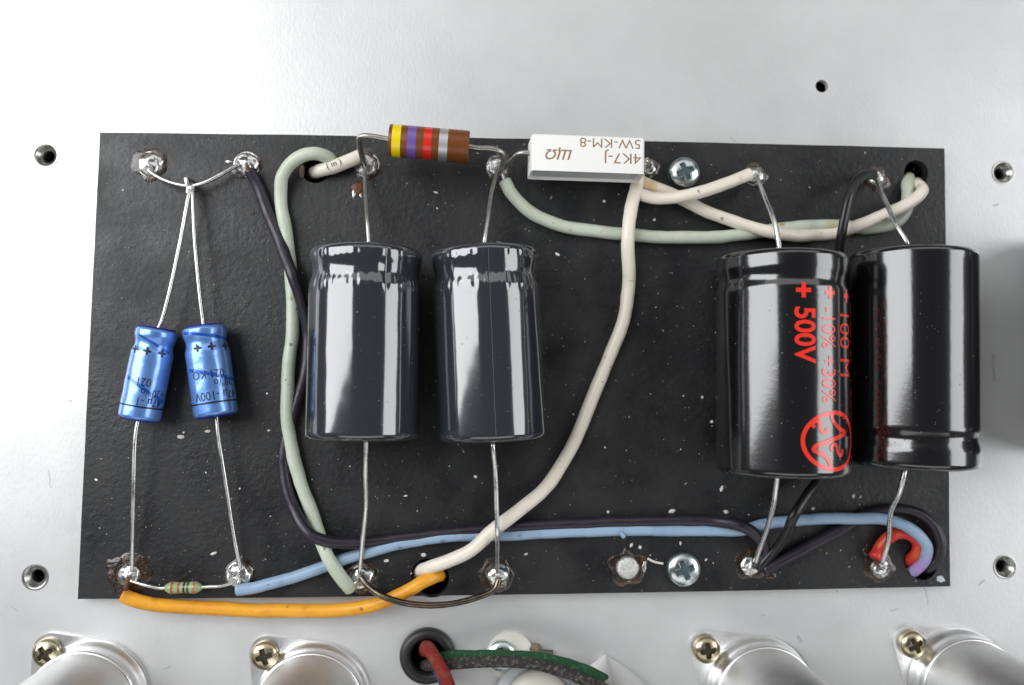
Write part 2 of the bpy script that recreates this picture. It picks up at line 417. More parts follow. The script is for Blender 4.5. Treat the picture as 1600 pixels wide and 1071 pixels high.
def solder(px, py, rpx, h=.55, seed=0, m='solder', flux=1.45, oval=1.0):
    c = at(px, py, BT); r = 1.1 * rpx * (CAM_LOC.z - BT) / F_PX
    v = []; f = []; seg = 36; rings = 12
    for i in range(rings + 1):
        a = i / rings * math.pi / 2
        for k in range(seg):
            g = 2 * math.pi * k / seg
            q = Vector((math.cos(g) * math.cos(a) * oval, math.sin(g) * math.cos(a), math.sin(a) ** .9 * h * 2))
            d = 1 + .22 * noise.noise(q * 1.3 + Vector((seed * 5.7, 0, 0))) + .08 * noise.noise(q * 4 + Vector((seed * 2.7, 3, 0)))
            v.append(c + Vector((q.x * r * d, q.y * r * d, q.z * r * .5 * d)))
    for i in range(rings):
        for k in range(seg): f.append((i * seg + k, i * seg + (k + 1) % seg, (i + 1) * seg + (k + 1) % seg, (i + 1) * seg + k))
    f.append(tuple(range(seg - 1, -1, -1)))
    f.append(tuple(range(rings * seg, rings * seg + seg)))
    s = mesh('solder_joint', (v, f), M[m], board)
    ring = lathe(c + Vector((0, 0, -.15)), c + Vector((0, 0, 1)), [(.1, r * 1.12), (.32, r * 1.10), (.38, r * 1.02), (.36, r * .9), (.1, r * .9), (.1, r * 1.12)], 40, caps=False)
    mesh('eyelet_rim', ring, M['solder_dull'], s)
    if flux:
        n = 40; v = []; f = []
        for j, (rr, z) in enumerate(((1.0, .03), (.93, .16), (.7, .26), (.3, .3))):
            for k in range(n):
                g = 2 * math.pi * k / n
                d = 1 + .30 * noise.noise(Vector((math.cos(g) * 1.6, math.sin(g) * 1.6, seed * 3.3 + 9)))
                v.append(c + Vector((math.cos(g) * r * flux * rr * d, math.sin(g) * r * flux * rr * d, z)))
        for j in range(3):
            for k in range(n): f.append((j * n + k, j * n + (k + 1) % n, (j + 1) * n + (k + 1) % n, (j + 1) * n + k))
        f.append(tuple(range(3 * n, 4 * n)))
        mesh('flux_ring', (v, f), M['flux'], s)
    return s
SJ = [(235, 257, 17, .55, 1, 'solder', 1.42), (386, 257, 17, .6, 2, 'solder', 1.25), (573, 258, 17, .5, 3, 'solder_dull', 1.22), (779, 262, 16, .5, 4, 'solder_dull', 1.25),
      (1179, 275, 14, .7, 5, 'solder', 1.35), (1369, 280, 13, .8, 6, 'solder', 1.5), (1012, 262, 12, .6, 7, 'solder', 1.3), (203, 898, 15, .6, 8, 'solder', 1.9),
      (375, 898, 17, .55, 9, 'solder', 1.25), (566, 903, 17, .75, 10, 'solder', 1.3), (777, 899, 17, .85, 11, 'solder', 1.35), (1172, 884, 14, .6, 12, 'solder', 1.6), (1374, 887, 14, .8, 13, 'solder', 1.6)]
for a in SJ: solder(*a)
# unused riveted eyelet with a dull solder button and a brown burnt ring
s = solder(981, 889, 17, .28, 14, 'flux', 1.6)
c = at(981, 888, BT + 1.6)
g = lathe(c, c + Vector((0, 0, 1)), [(-1.2, 2.9), (.2, 2.75), (.45, 2.4), (.5, 1.0), (.42, .2)], 36, fn=lambda t, a, r: r * (1 + .05 * noise.noise(Vector((math.cos(a) * 2, math.sin(a) * 2, t)))))
o = mesh('eyelet_button', g, mat('whitish_solder', (.66, .66, .64), .5, .8, bump=(1400, .0003, 5), var=(900, (.2, .18, .15), .56, .66)), s)

# scraped streak of bare copper and solder below an eyelet
def patch(px, py, wpx, hpx, seed, name, mt, parent, h=.2):
    c = at(px, py, BT); k = (CAM_LOC.z - BT) / F_PX; n = 26; v = []; f = []
    for rr, z in ((1, .02), (.8, h * .8), (.4, h)):
        for i in range(n):
            g = 2 * math.pi * i / n; d = 1 + .55 * noise.noise(Vector((math.cos(g) * 2.2, math.sin(g) * 2.2, seed * 4.1)))
            v.append(c + Vector((math.cos(g) * wpx * k * rr * d, math.sin(g) * hpx * k * rr * d, z)))
    for j in range(2):
        for i in range(n): f.append((j * n + i, j * n + (i + 1) % n, (j + 1) * n + (i + 1) % n, (j + 1) * n + i))
    f.append(tuple(range(2 * n, 3 * n)))
    return mesh(name, (v, f), mt, parent)
patch(560, 294, 10, 11, 1, 'flux_splash', M['copper'], board, .5); patch(553, 302, 3, 8, 2, 'solder_splash', M['solder_dull'], board, .3)
patch(564, 306, 2.5, 5, 3, 'solder_splash', M['solder_dull'], board, .3)
patch(185, 885, 17, 13, 4, 'flux_splash', M['flux'], board, .35); patch(208, 868, 10, 7, 5, 'flux_splash', M['flux'], board, .2)
patch(976, 866, 3, 9, 6, 'flux_splash', M['flux'], board, .25); patch(1006, 886, 4, 9, 7, 'solder_splash', M['solder_dull'], board, .3)
patch(1205, 900, 9, 6, 8, 'flux_splash', M['flux'], board, .25); patch(1354, 862, 6, 6, 9, 'flux_splash', M['flux'], board, .2)
patch(472, 268, 4, 10, 10, 'flux_splash', M['cloth_tan'], board, .1); patch(357, 253, 5, 3, 11, 'solder_splash', M['solder'], board, .3)
patch(1470, 905, 7, 5, 12, 'flux_splash', M['cement'], board, .05)

# ------------------------------------------------------------------ capacitors
def lead(pts, r, parent, m='lead', n=8, seed=0):
    return mesh('lead', rounded(spline([at(*p) for p in pts], n), r, 12, wob=.06, seed=seed), M[m], parent)
def can_profile(L, R, edge=1.4, groove=None, n=60):
    """lathe profile of a rolled can; groove=(t, halfwidth, depth)"""
    pr = [(0.0, R * .30), (0.05, R - edge * 1.3)]
    for k in range(1, 9):
        a = k / 8 * math.pi / 2; pr.append((edge * (1 - math.cos(a)) + .05, R - edge + edge * math.sin(a)))
    t0, t1 = edge + .05, L - edge - .05
    for k in range(1, n):
        t = t0 + (t1 - t0) * k / n; r = R
        if groove:
            d = (t - groove[0]) / groove[1]
            if abs(d) < 1: r -= groove[2] * (.5 + .5 * math.cos(d * math.pi)) ** .85
        pr.append((t, r))
    for k in range(0, 9):
        a = k / 8 * math.pi / 2; pr.append((L - .05 - edge + edge * math.sin(a), R - edge + edge * math.cos(a)))
    pr += [(L - .05, R - edge * 1.3), (L, R * .3)]
    return pr

# -- two blue axial capacitors
def blue_cap(top, bot, hw, label, lead_top, lead_bot, seed, texts):
    z = BT + 5.9; R = hw * (CAM_LOC.z - z) / F_PX; a = cap_end(*top, z, R); b = cap_end(*bot, z, R); L = (b - a).length
    root = thing('axial_capacitor', label, 'capacitor', at((top[0] + bot[0]) / 2, (top[1] + bot[1]) / 2, BT), 'blue axial capacitors')
    gr = (L * .185, L * .105, .50)
    fn = lambda t, g, r: r * (1 + .012 * noise.noise(Vector((math.cos(g) * 2, math.sin(g) * 2, t * .4 + seed * 9))))
    can = mesh('sleeve', lathe(a, b, can_profile(L, R, .9, gr), 72, fn), M['blue_can'], root)
    t = (b - a).normalized()
    for e, d, sd in ((a, -1, 1), (b, 1, 2)):      # ragged shrunk rim and end seal
        g = lathe(e, e + t, [(d * -.3, R * .90), (d * .12, R * .86), (d * .3, R * .74), (d * .3, R * .62), (d * -.2, R * .6)], 60, lambda x, q, r: r * (1 + .07 * noise.noise(Vector((math.cos(q) * 4, math.sin(q) * 4, sd + seed * 5)))), caps=False)
        mesh('sleeve_rim', g, M['blue_end'], can)
        mesh('end_seal', lathe(e, e + t, [(d * -.5, R * .7), (d * .12, R * .7), (d * .2, R * .2)], 30), M['end_rubber'], root)
    # printed band and characters
    VA = facing(a, b)
    def put(g, nm='printed_mark', rr=None): mesh(nm, wrap(g, a, b, rr or (R + .075)), M['black_ink'], can)
    put(strip2d([(VA * R - R * 1.6 + R * 3.2 * k / 40, L * .853) for k in range(41)], .42), 'printed_line')
    for s, tf in texts['plus']:
        x = (math.asin(s) + VA) * R; y = L * tf; q = .95
        put(merge(strip2d([(x - q, y), (x + q, y)], .5), strip2d([(x, y - q), (x, y - .26)], .5), strip2d([(x, y + .26), (x, y + q)], .5)), 'printed_plus')
    for txt, s, tf, h in texts['rows']:
        g = text2d(txt, h, .0, .88)
        # upside down: letters run to picture left, their tops point down the picture
        g = place2d(g, (math.asin(s) + VA) * R, L * tf, math.pi)
        g = ([(x, 2 * L * tf - y) for x, y in g[0]], g[1])
        g = ([(x, y) for x, y in g[0]], g[1])
        put(g, 'printed_lettering')
    # folded film seam winding round the sleeve
    for s0, t0, s1, t1, wd in texts['folds']:
        pts = []
        for k in range(15):
            u = k / 14; y = L * (t0 + (t1 - t0) * u); x = math.asin(max(-1, min(1, s0 + (s1 - s0) * u))) * R + VA * R; pts.append((x, y))
        def rf(y):
            d = (y - gr[0]) / gr[1]; r = R
            if abs(d) < 1: r -= gr[2] * (.5 + .5 * math.cos(d * math.pi)) ** .85
            return r + .05
        mesh('sleeve_fold', wrap(strip2d(pts, wd), a, b, rf), M['blue_film'], can)
    lead([(top[0] + (lead_top[0][0] - top[0]) * .02, top[1] + 4, z)] + lead_top, .47, root, seed=seed)
    lead([(bot[0], bot[1] - 3, z)] + lead_bot, .50, root, seed=seed + 1)
    return root
ZB = BT + 5.9
blue_cap((246, 512), (217, 656), 31, 'blue axial capacitor leaning towards the bare panel edge, lead to the burnt solder joint',
         [(252, 504, ZB), (264, 460, 9.2), (281, 380, 9), (295, 303, 7.5), (298, 288, 6)], [(212, 680, ZB), (209, 760, 8), (207, 850, 6), (206, 893, 4.6)], 1,
         dict(plus=[(-.80, .255), (-.25, .255), (.46, .255)], rows=[('021', .22, .545, 2.0), ('+20°/o', .86, .655, 1.8), ('47µ -1', .82, .752, 2.0)],
              folds=[(-.75, .10, .75, .24, .5), (-.9, .56, .9, .77, .8)]))
blue_cap((319, 509), (338, 651), 33, 'blue axial capacitor lettered 47µ -100V standing next to the pale green wire',
         [(317, 500, ZB), (311, 450, 9.2), (304, 370, 9), (301, 303, 7.5), (300, 288, 6)], [(341, 680, ZB), (352, 750, 8), (366, 840, 6), (376, 890, 4.6)], 3,
         dict(plus=[(-.42, .245), (.22, .245), (.80, .25)], rows=[('021 KO', .58, .50, 2.0), ('20°/o', .84, .61, 1.8), ('47µ -100V', .92, .735, 2.1)],
              folds=[(-.9, .06, .95, .17, .7), (-.9, .47, .95, .62, .9)]))

# -- two slate capacitors in loose glossy sleeve
def gray_cap(top, bot, hw, label, lt, lb, seed, seam_s):
    R = hw * (CAM_LOC.z - 15) / F_PX; z = BT + R + .15; a = cap_end(*top, z, R); b = cap_end(*bot, z, R); L = (b - a).length
    root = thing('filter_capacitor', label, 'capacitor', at((top[0] + bot[0]) / 2, (top[1] + bot[1]) / 2, BT), 'slate sleeved capacitors')
    gr = (L * .135, L * .080, .60); VA = facing(a, b)
    def fn(t, g, r):
        wr = math.exp(-((t - gr[0] - 2.6) / 1.5) ** 2) * .20 + math.exp(-((t - 2.2) / .9) ** 2) * .13
        r += wr * (math.sin(g * 23 + 1.3 * math.sin(g * 5 + seed)) ** 2 - .5) * 1.1
        d = g - math.asin(seam_s) - VA
        r -= .35 * math.exp(-(d / .10) ** 2) * math.exp(-((t - gr[0]) / 3.2) ** 2)
        return r + .045 * noise.noise(Vector((math.cos(g) * 3, math.sin(g) * 3, t * .06 + seed))) + .010 * noise.noise(Vector((math.cos(g) * 7, math.sin(g) * 7, t * .2 + seed)))
    sl = mesh('sleeve', lathe(a, b, can_profile(L, R, 1.6, gr, 110), 192, fn), M['sleeve_gray'], root)
    t = (b - a).normalized()
    # seam of the film running lengthwise
    def rf(y):
        d = (y - gr[0]) / gr[1]; r = R
        if abs(d) < 1: r -= gr[2] * (.5 + .5 * math.cos(d * math.pi)) ** .85
        return r + .075
    x = (math.asin(seam_s) + VA) * R
    mesh('sleeve_seam', wrap(strip2d([(x + .10 * noise.noise(Vector((k * .35, seed, 0))), 1.2 + (L - 2.4) * k / 60) for k in range(61)], .16), a, b, rf), M['film'], sl)
    # loose flaps of film standing off at both sides
    for s, w0 in ((-.985, 1), (.985, -1)):
        x = (math.asin(s) + VA) * R
        mesh('film_fold', wrap(strip2d([(x + w0 * (.5 + .7 * noise.noise(Vector((k * .12, seed, w0)))), 3 + (L - 3.6) * k / 50) for k in range(51)], .35), a, b, lambda y: rf(y) + .05), M['film'], sl)
    mesh('end_seal', lathe(a, b, [(-.15, R * .78), (-.3, R * .6), (-.3, .9)], 40), M['end_rubber'], root)
    mesh('end_seal', lathe(b, b + t, [(.02, R * .8), (.25, R * .7), (.3, .9)], 40), M['end_rubber'], root)
    lead([(lt[0][0], lt[0][1] + 5, z)] + lt, .52, root, 'lead_dull', seed=seed); lead([(lb[0][0], lb[0][1] - 6, z)] + lb, .58, root, seed=seed + 2)
    return sl, a, b, R, L
G1 = gray_cap((573, 379), (567, 690), 86, 'slate sleeved capacitor beside the pale green wire',
         [(576, 374, 16.5), (574, 345, 15.5), (571, 300, 10), (570, 268, 6), (572, 258, 4.6)], [(572, 692, 16.5), (571, 735, 15), (572, 790, 11), (566, 850, 7.5), (562, 895, 5)], 2, .33)
G2 = gray_cap((757, 380), (769, 691), 83, 'slate sleeved capacitor beside the long white wire, centre seam in its film',
         [(757, 378, 16.5), (762, 345, 15), (768, 300, 10), (776, 272, 6), (778, 262, 4.6)], [(770, 696, 16.5), (774, 740, 15), (776, 800, 13.8), (777, 835, 13), (777, 868, 9), (777, 893, 6)], 5, .07)

# -- two black capacitors
def black_cap(top, bot, hw, label, lt, lb, groove, seed):
    R = hw * (CAM_LOC.z - 17) / F_PX; z = BT + R + .15; a = cap_end(*top, z, R); b = cap_end(*bot, z, R); L = (b - a).length
    root = thing('filter_capacitor', label, 'capacitor', at((top[0] + bot[0]) / 2, (top[1] + bot[1]) / 2, BT), 'black sleeved capacitors')
    gr = (L * groove, L * .05, .50)
    fn = lambda t, g, r: r + .05 * noise.noise(Vector((math.cos(g) * 1.5, math.sin(g) * 1.5, t * .08 + seed)))
    sl = mesh('sleeve', lathe(a, b, can_profile(L, R, 1.5, gr, 90), 160, fn), M['sleeve_black'], root)
    t = (b - a).normalized()
    mesh('end_disc', lathe(a, b, [(.02, R * .84), (-.2, R * .8), (-.2, 1)], 48), M['end_rubber'], root)
    mesh('end_disc', lathe(b, b + t, [(-.02, R * .84), (.2, R * .8), (.2, 1)], 48), M['end_rubber'], root)
    lead([(lt[0][0], lt[0][1] + 5, z)] + lt, .62, root, 'lead', seed=seed); lead([(lb[0][0], lb[0][1] - 6, z)] + lb, .66, root, seed=seed + 2)
    return root, sl, a, b, R, L
ZJ = BT + 15.7
J1 = black_cap((1221, 388), (1222, 748), 101.5, 'black capacitor lettered 500V in red with a round red emblem',
               [(1217, 384, ZJ), (1211, 350, 17.5), (1196, 312, 13), (1187, 288, 8), (1183, 276, 5)], [(1214, 747, ZJ), (1210, 780, 17), (1199, 825, 11), (1187, 858, 7), (1180, 882, 4.8)], .125, 1)
J2 = black_cap((1425, 383), (1426, 736), 96.5, 'plain black capacitor overhanging the edge of the board',
               [(1417, 380, ZJ), (1402, 355, 17), (1386, 320, 12), (1373, 292, 7), (1370, 282, 5.5)], [(1413, 737, ZJ), (1405, 770, 17.5), (1392, 800, 13), (1388, 845, 8.5), (1378, 880, 5.5)], .865, 2)
# red print of the lettered one
_, sl, a, b, R, L = J1
VIEW = facing(a, b)
def ty(py): return (py - 388) / (742 - 388) * L
def tx(px): return (math.asin(max(-1, min(1, (px - 1222) / 102))) + VIEW) * R
def red(g, nm): mesh(nm, wrap(g, a, b, R + .10, .25), M['red_ink'], sl)
def vert_text(s, x0, x1, y0, y1, bold):
    """letters run down the picture with their feet to the left, fitted into the given box"""
    h = tx(x1) - tx(x0); g = text2d(s, h, bold)
    wmax = max(p[0] for p in g[0]); k = (ty(y1) - ty(y0)) / wmax
    return [(tx(x0) + q[1], ty(y0) + q[0] * k) for q in g[0]], g[1]
red(vert_text('500V', 1241, 1270, 481, 567, .024), 'printed_lettering')
red(vert_text('-10% +30%', 1279, 1299, 480, 626, 0), 'printed_lettering')
red(vert_text('100 M', 1305, 1320, 488, 585, 0), 'printed_lettering')
red(vert_text('CONF 100650 H', 1322.3, 1324, 468, 730, .01), 'printed_lettering')
for px, py, s in ((1253, 455, 1.75), (1291, 457, 1.5), (1315.5, 459, 1.5)):
    x, y = tx(px), ty(py)
    red(merge(strip2d([(x - s, y), (x + s, y)], 1.0), strip2d([(x, y - s), (x, y - .5)], 1.0), strip2d([(x, y + .5), (x, y + s)], 1.0)), 'printed_plus')
cx = (tx(1251) + tx(1321.5)) / 2; rx = (tx(1321.5) - tx(1251)) / 2; cy = ty(684); ry = ty(727) - cy
red(strip2d([(cx + rx * math.cos(2 * math.pi * k / 64), cy + ry * math.sin(2 * math.pi * k / 64)) for k in range(64)], 1.0, True), 'printed_ring')
def zp(u, v): return (tx(1180 + u / 3.245), ty(420 + v / 3.245))   # read off an enlargement of the emblem
def curve2(pts): return [(p.x, p.y) for p in spline([Vector((*zp(*q), 0)) for q in pts], 8)]
red(strip2d(curve2([(362, 712), (368, 750), (395, 790), (428, 818), (395, 838), (330, 865), (285, 885), (280, 900), (310, 915), (345, 945), (358, 980)]), 1.0), 'printed_emblem')
red(strip2d(curve2([(283, 792), (276, 774), (290, 760), (306, 768), (311, 795), (324, 816), (342, 809), (341, 794)]), .85), 'printed_emblem')
red(strip2d(curve2([(366, 906), (362, 886), (376, 872), (388, 888), (392, 914), (404, 929), (415, 914), (413, 899)]), .85), 'printed_emblem')

# ------------------------------------------------------------------ resistors
# brown carbon resistor with colour bands
z = 15.0; a = at(608, 219.5, z); b = at(733, 230, z); L = (b - a).length; R = 25.3 * (CAM_LOC.z - z) / F_PX; t = (b - a).normalized()
root = thing('banded_resistor', 'brown carbon resistor banded yellow, violet, red and silver', 'resistor', at(670, 235, BT))
pr = [(0, R * .4), (.02, R - .35), (.1, R - .1), (.35, R), (L - .35, R), (L - .1, R - .1), (L - .02, R - .35), (L, R * .4)]
body = mesh('body', lathe(a, b, pr, 80), M['carbon'], root, auto=50)
for x0, x1, m in ((.045, .155, 'yellow'), (.235, .345, 'violet'), (.435, .535, 'red'), (.625, .735, 'silver')):
    o = mesh('colour_band', lathe(a, b, [(L * x0, R - .2), (L * x0 + .02, R + .035), (L * x1 - .02, R + .035), (L * x1, R - .2)], 80, caps=False), M['band_' + m], body, auto=40)
    o['label'] = m + ' colour band'
def bent(pts, r, parent, m, seed=0): return mesh('lead', rounded(spline([at(*p) for p in pts], 10), r, 14, wob=.04, seed=seed), M[m], parent)
bent([(614, 221, z), (600, 217, z), (574, 213, z), (564, 214, z - .5), (561, 222, z - 2.5), (565, 243, 9), (571, 262, 4.6)], .72, root, 'lead_dull', 1)
bent([(728, 229, z), (745, 232, z), (768, 233, z), (782, 238, z - .7), (787, 246, z - 3), (785, 260, 9), (779, 268, 4.6)], .70, root, 'lead_dull', 2)

# white ceramic block resistor
zt, hh = 17.0, 8.8
pl, prr = at(829, 237, zt), at(1009, 243.5, zt); L = (prr - pl).length; wd = 61 * (CAM_LOC.z - zt) / F_PX
dx = (prr - pl).normalized(); mid = (pl + prr) / 2
root = thing('ceramic_resistor', 'white ceramic block resistor marked 4K7-J 5W-KM-8 in brown', 'resistor', Vector((mid.x, mid.y, BT)))
MX = Matrix.Translation(Vector((mid.x, mid.y, zt - hh / 2))) @ Matrix(((dx.x, -dx.y, 0), (dx.y, dx.x, 0), (0, 0, 1))).to_4x4()
bm = bmesh.new(); bmesh.ops.create_cube(bm, size=1)
for v in bm.verts:
    v.co = Vector((v.co.x * L, v.co.y * wd, v.co.z * hh))
    if v.co.z > 0: v.co.x *= .982; v.co.y *= .985
bm.faces.ensure_lookup_table()
front = min(bm.faces, key=lambda q: q.calc_center_median().y)
bmesh.ops.bevel(bm, geom=[e for e in bm.edges if front not in e.link_faces], offset=.7, segments=4, profile=.5, affect='EDGES')
front = min(bm.faces, key=lambda q: q.calc_center_median().y)
bmesh.ops.inset_region(bm, faces=[front], thickness=1.0)
for v in front.verts: v.co.y += .9
body = mesh('body', xf(unbm(bm), MX), M['ceramic'], root, auto=35)
g = bevel_box(L - 2.6, .5, hh - 2.6, .1, 1); mesh('cement_fill', xf(g, MX @ Matrix.Translation((0, -wd / 2 + .72, 0))), M['cement'], root, auto=35)
def on_top(g, nm): mesh(nm, ([MX @ Vector((x, y, hh / 2 + .012)) for x, y in g[0]], g[1]), M['brown_ink'], body, smooth=False)
def cer(px, py): p = MX.inverted() @ at(px, py, zt); return p.x, p.y
def fit(s, right, left, base, top, bold=.0, shear=0.0):
    """upside-down row: starts at photo x = right, ends at left; its feet at photo y = base"""
    x0, y0 = cer(right, base); x1, _ = cer(left, base); _, y1 = cer(right, top)
    g = text2d(s, abs(y1 - y0), bold, shear=shear); k = abs(x1 - x0) / max(p[0] for p in g[0])
    g = ([(p[0] * k, p[1]) for p in g[0]], g[1])
    on_top(place2d(g, x0, y0, math.pi), 'printed_lettering')
fit('5W-KM-8', 1001, 906, 219, 234, 0); fit('4K7-J', 1002, 945, 241, 258, 0); fit('\u0429\u03A9', 894, 852, 235, 250, .018, .25)
for pts, r in (([(838, 242, 13), (824, 239, 13), (812, 240, 12.5), (800, 250, 10), (788, 262, 6.5), (781, 267, 4.7)], .62), ([(1000, 250, 12), (1010, 252, 12), (1015, 258, 9), (1013, 262, 4.6)], .62)):
    bent(pts, r, root, 'lead_dull', 4)
patch(1011, 250, 3, 5, 22, 'solder_splash', M['solder'], board, .5)

# tiny green resistor
z = BT + 3.2; a = at(257, 919, z); b = at(316, 918, z); L = (b - a).length; R = 9.0 * (CAM_LOC.z - z) / F_PX
root = thing('small_resistor', 'tiny sage green resistor with thin colour bands beside the orange wire', 'resistor', at(286, 919, BT))
def dog(x): # bone shaped body
    u = x / L; e = min(u, 1 - u)
    return R * (.30 + .70 * min(1, max(0, (e - .0) / .17)) ** .7) * (1 - .10 * math.sin(math.pi * min(1, max(0, (u - .2) / .6))))
body = mesh('body', lathe(a, b, [(L * k / 50, dog(L * k / 50)) for k in range(51)], 40), M['gres'], root)
for u, m in ((.22, 'brownred'), (.40, 'brownred'), (.545, 'black'), (.645, 'dgreen'), (.80, 'orange')):
    p = [(L * (u - .028 + .056 * k / 4), dog(L * (u - .028 + .056 * k / 4)) + .03) for k in range(5)]
    mesh('colour_band', lathe(a, b, p, 40, caps=False), M['band_' + m], body)
bent([(262, 919, z), (248, 919, z), (225, 914, z), (204, 908, 5.0)], .42, root, 'lead', 5)
bent([(311, 918, z), (326, 917, z), (345, 916, z), (360, 912, 5.5), (374, 906, 4.8)], .42, root, 'lead', 6)

# ------------------------------------------------------------------ hook-up wires
def stain(o, spots):
    """discoloured spots (photo px, py, height, radius mm, colour) in this wire's own plastic"""
    m = o.data.materials[0].copy(); o.data.materials[0] = m; nt = m.node_tree; I = nt.nodes['Principled BSDF'].inputs['Base Color']
    tc = nt.nodes.new('ShaderNodeTexCoord'); nz = nt.nodes.new('ShaderNodeTexNoise'); nz.inputs['Scale'].default_value = 420; nt.links.new(tc.outputs['Object'], nz.inputs['Vector'])
    for px, py, z, r, c in spots:
        q = (at(px, py, z) - ORG[o.name]) * S
        d = nt.nodes.new('ShaderNodeVectorMath'); d.operation = 'DISTANCE'; d.inputs[1].default_value = q; nt.links.new(tc.outputs['Object'], d.inputs[0])
        a = nt.nodes.new('ShaderNodeMath'); a.operation = 'MULTIPLY_ADD'; a.inputs[1].default_value = r * S * .9; nt.links.new(nz.outputs['Fac'], a.inputs[0]); nt.links.new(d.outputs['Value'], a.inputs[2])
        k = nt.nodes.new('ShaderNodeMapRange'); k.inputs['From Min'].default_value = r * S * .5; k.inputs['From Max'].default_value = r * S * 1.5; k.inputs['To Min'].default_value = 1; k.inputs['To Max'].default_value = 0
        nt.links.new(a.outputs[0], k.inputs['Value'])
        x = nt.nodes.new('ShaderNodeMix'); x.data_type = 'RGBA'; x.inputs[7].default_value = (*c, 1); old = I.links[0].from_socket
        nt.links.new(old, x.inputs[6]); nt.links.new(k.outputs[0], x.inputs[0]); nt.links.new(x.outputs[2], I)

def wire(name, label, pts, r, m, seed=0, n=9, flat=1.0, group='hook-up wires on the board', bare=None, bare_m='copper', stains=None):
    root = thing(name, label, 'wire', at(pts[0][0], pts[0][1], BT), group)
    path = spline([at(*p) for p in pts], n); run = 0.0
    for i in range(1, len(path)):                     # hand-bent: small kinks and a few dents
        run += (path[i] - path[i - 1]).length
        k = .13 * min(1, i / 6, (len(path) - 1 - i) / 6)
        path[i] = path[i] + Vector((noise.noise(Vector((run * .13, seed * 9.1, 0))), noise.noise(Vector((run * .13, seed * 9.1, 7))), 0)) * k * 1.6 + Vector((noise.noise(Vector((run * .45, seed, 3))), noise.noise(Vector((run * .45, seed, 8))), 0)) * k * .5
    ins = mesh('insulation', rounded(path, r, 18, flat=flat, wob=.065, seed=seed), M[m], root)
    if stains: stain(ins, stains)
    for q in bare or []:
        mesh('bare_end', rounded(spline([at(*p) for p in q], 6), .55, 10, wob=.1, seed=seed), M[bare_m], root)
    return root
rw = 1.65; z0 = BT + rw
wire('hookup_wire', 'pale green wire looping out of the oval hole and down past the slate capacitor',
     [(519, 262, -6), (520, 255, 1.5), (512, 245, 5.6), (490, 240, 7.5), (462, 249, 7), (442, 275, 6), (439, 308, z0), (445, 355, z0), (455, 430, z0), (457, 520, z0 + .2), (449, 600, z0 + .4), (452, 680, z0 + .3), (470, 755, z0 + .3), (492, 815, z0), (512, 870, 6.0 + 1.6), (533, 903, 6.5), (548, 921, z0)], 1.64, 'green', 1, stains=[(547, 920, 5.5, 1.6, (.34, .34, .12)), (455, 465, 6.5, 1.2, (.36, .38, .16))], bare=[[(547, 920, z0), (555, 914, 5), (563, 906, 4.4)], [(546, 918, z0), (556, 911, 5.2), (565, 904, 4.6)]], bare_m='lead_dull')
wire('hookup_wire', 'dark purple wire running from an upper solder joint round the slate capacitor along the board',
     [(390, 266, 5.5), (402, 290, z0), (420, 335, z0), (438, 380, z0 + .8), (456, 428, z0 + 3.6), (472, 475, z0 + 2.2), (481, 520, z0), (478, 580, z0), (461, 640, z0 - .2), (446, 690, z0 - .2), (445, 745, z0), (459, 795, z0 + 1.2), (484, 835, z0 + 3.6), (520, 847, z0 + 3.3), (580, 846, z0 + .5), (650, 838, z0), (760, 827, z0), (900, 819, z0), (1020, 815, z0), (1110, 815, z0 + .3), (1160, 823, z0 + 3.0), (1190, 846, z0 + 1.8), (1194, 868, z0), (1182, 884, 4.6)], 1.48, 'purple', 2, bare=[[(388, 268, 5.4), (387, 262, 5), (386, 258, 4.2)]])
wire('hookup_wire', 'light blue wire crossing the lower board into the corner hole',
     [(370, 922, z0 + .3), (400, 918, z0), (450, 905, z0), (510, 884, z0), (570, 864, z0), (650, 845, z0), (700, 839, z0), (800, 836, z0), (900, 831, z0), (1000, 829, z0), (1100, 829, z0), (1160, 828, z0), (1200, 819, z0), (1250, 813, z0), (1320, 811, z0 + 1.6), (1385, 813, z0 + 3.0), (1425, 828, z0 + 3.2), (1447, 852, z0 + 2.8), (1445, 876, z0 + 1), (1428, 893, 2.5), (1420, 893, -3)], 1.46, 'blue_wire', 3, stains=[(1442, 888, 5, 5.2, (.42, .20, .50)), (692, 848, 6, 1.0, (.08, .13, .26)), (812, 838, 6.4, .7, (.10, .14, .25)), (1195, 815, 6.4, .8, (.12, .16, .26))], bare=[[(371, 921, z0), (373, 911, 5), (375, 902, 4.4)]], bare_m='lead_dull')
wire('hookup_wire', 'long off-white wire curving from the ceramic resistor to the round hole',
     [(997, 272, 6.5), (995, 288, 6.6), (988, 315, 7.4), (983, 345, 8.6), (981, 372, 8.9), (982, 410, 7), (982, 450, z0), (974, 500, z0), (956, 550, z0), (932, 605, z0), (908, 665, z0), (884, 715, z0), (853, 762, z0 + .6), (815, 795, z0 + 2.6), (775, 826, z0 + 4.4), (735, 860, z0 + 3.4), (700, 877, z0 + 1.5), (672, 886, 4.2), (655, 893, .5), (650, 898, -6)], 1.70, 'white_wire', 4, stains=[(752, 866, 8, 1.0, (.22, .20, .17)), (782, 830, 10, .8, (.26, .24, .2)), (995, 290, 8, 1.5, (.6, .5, .36))])
wire('hookup_wire', 'orange wire along the lower board edge into the round hole',
     [(193, 931, z0), (210, 938, z0 - .1), (245, 946, z0 - .6), (330, 951, z0 - 1.2), (450, 955, 3.2), (540, 953, 3.6), (590, 944, z0), (630, 927, z0 + .6), (662, 909, z0 + .3), (683, 900, 2.5), (690, 898, -5)], 1.68, 'orange', 5, stains=[(197, 927, 5, 2.0, (.42, .13, .02)), (640, 936, 6, 2.2, (.52, .16, .012)), (330, 944, 5, 4, (.74, .28, .015))],
     bare=[[(196, 930, z0), (197, 915, 5), (202, 903, 4.2)]])
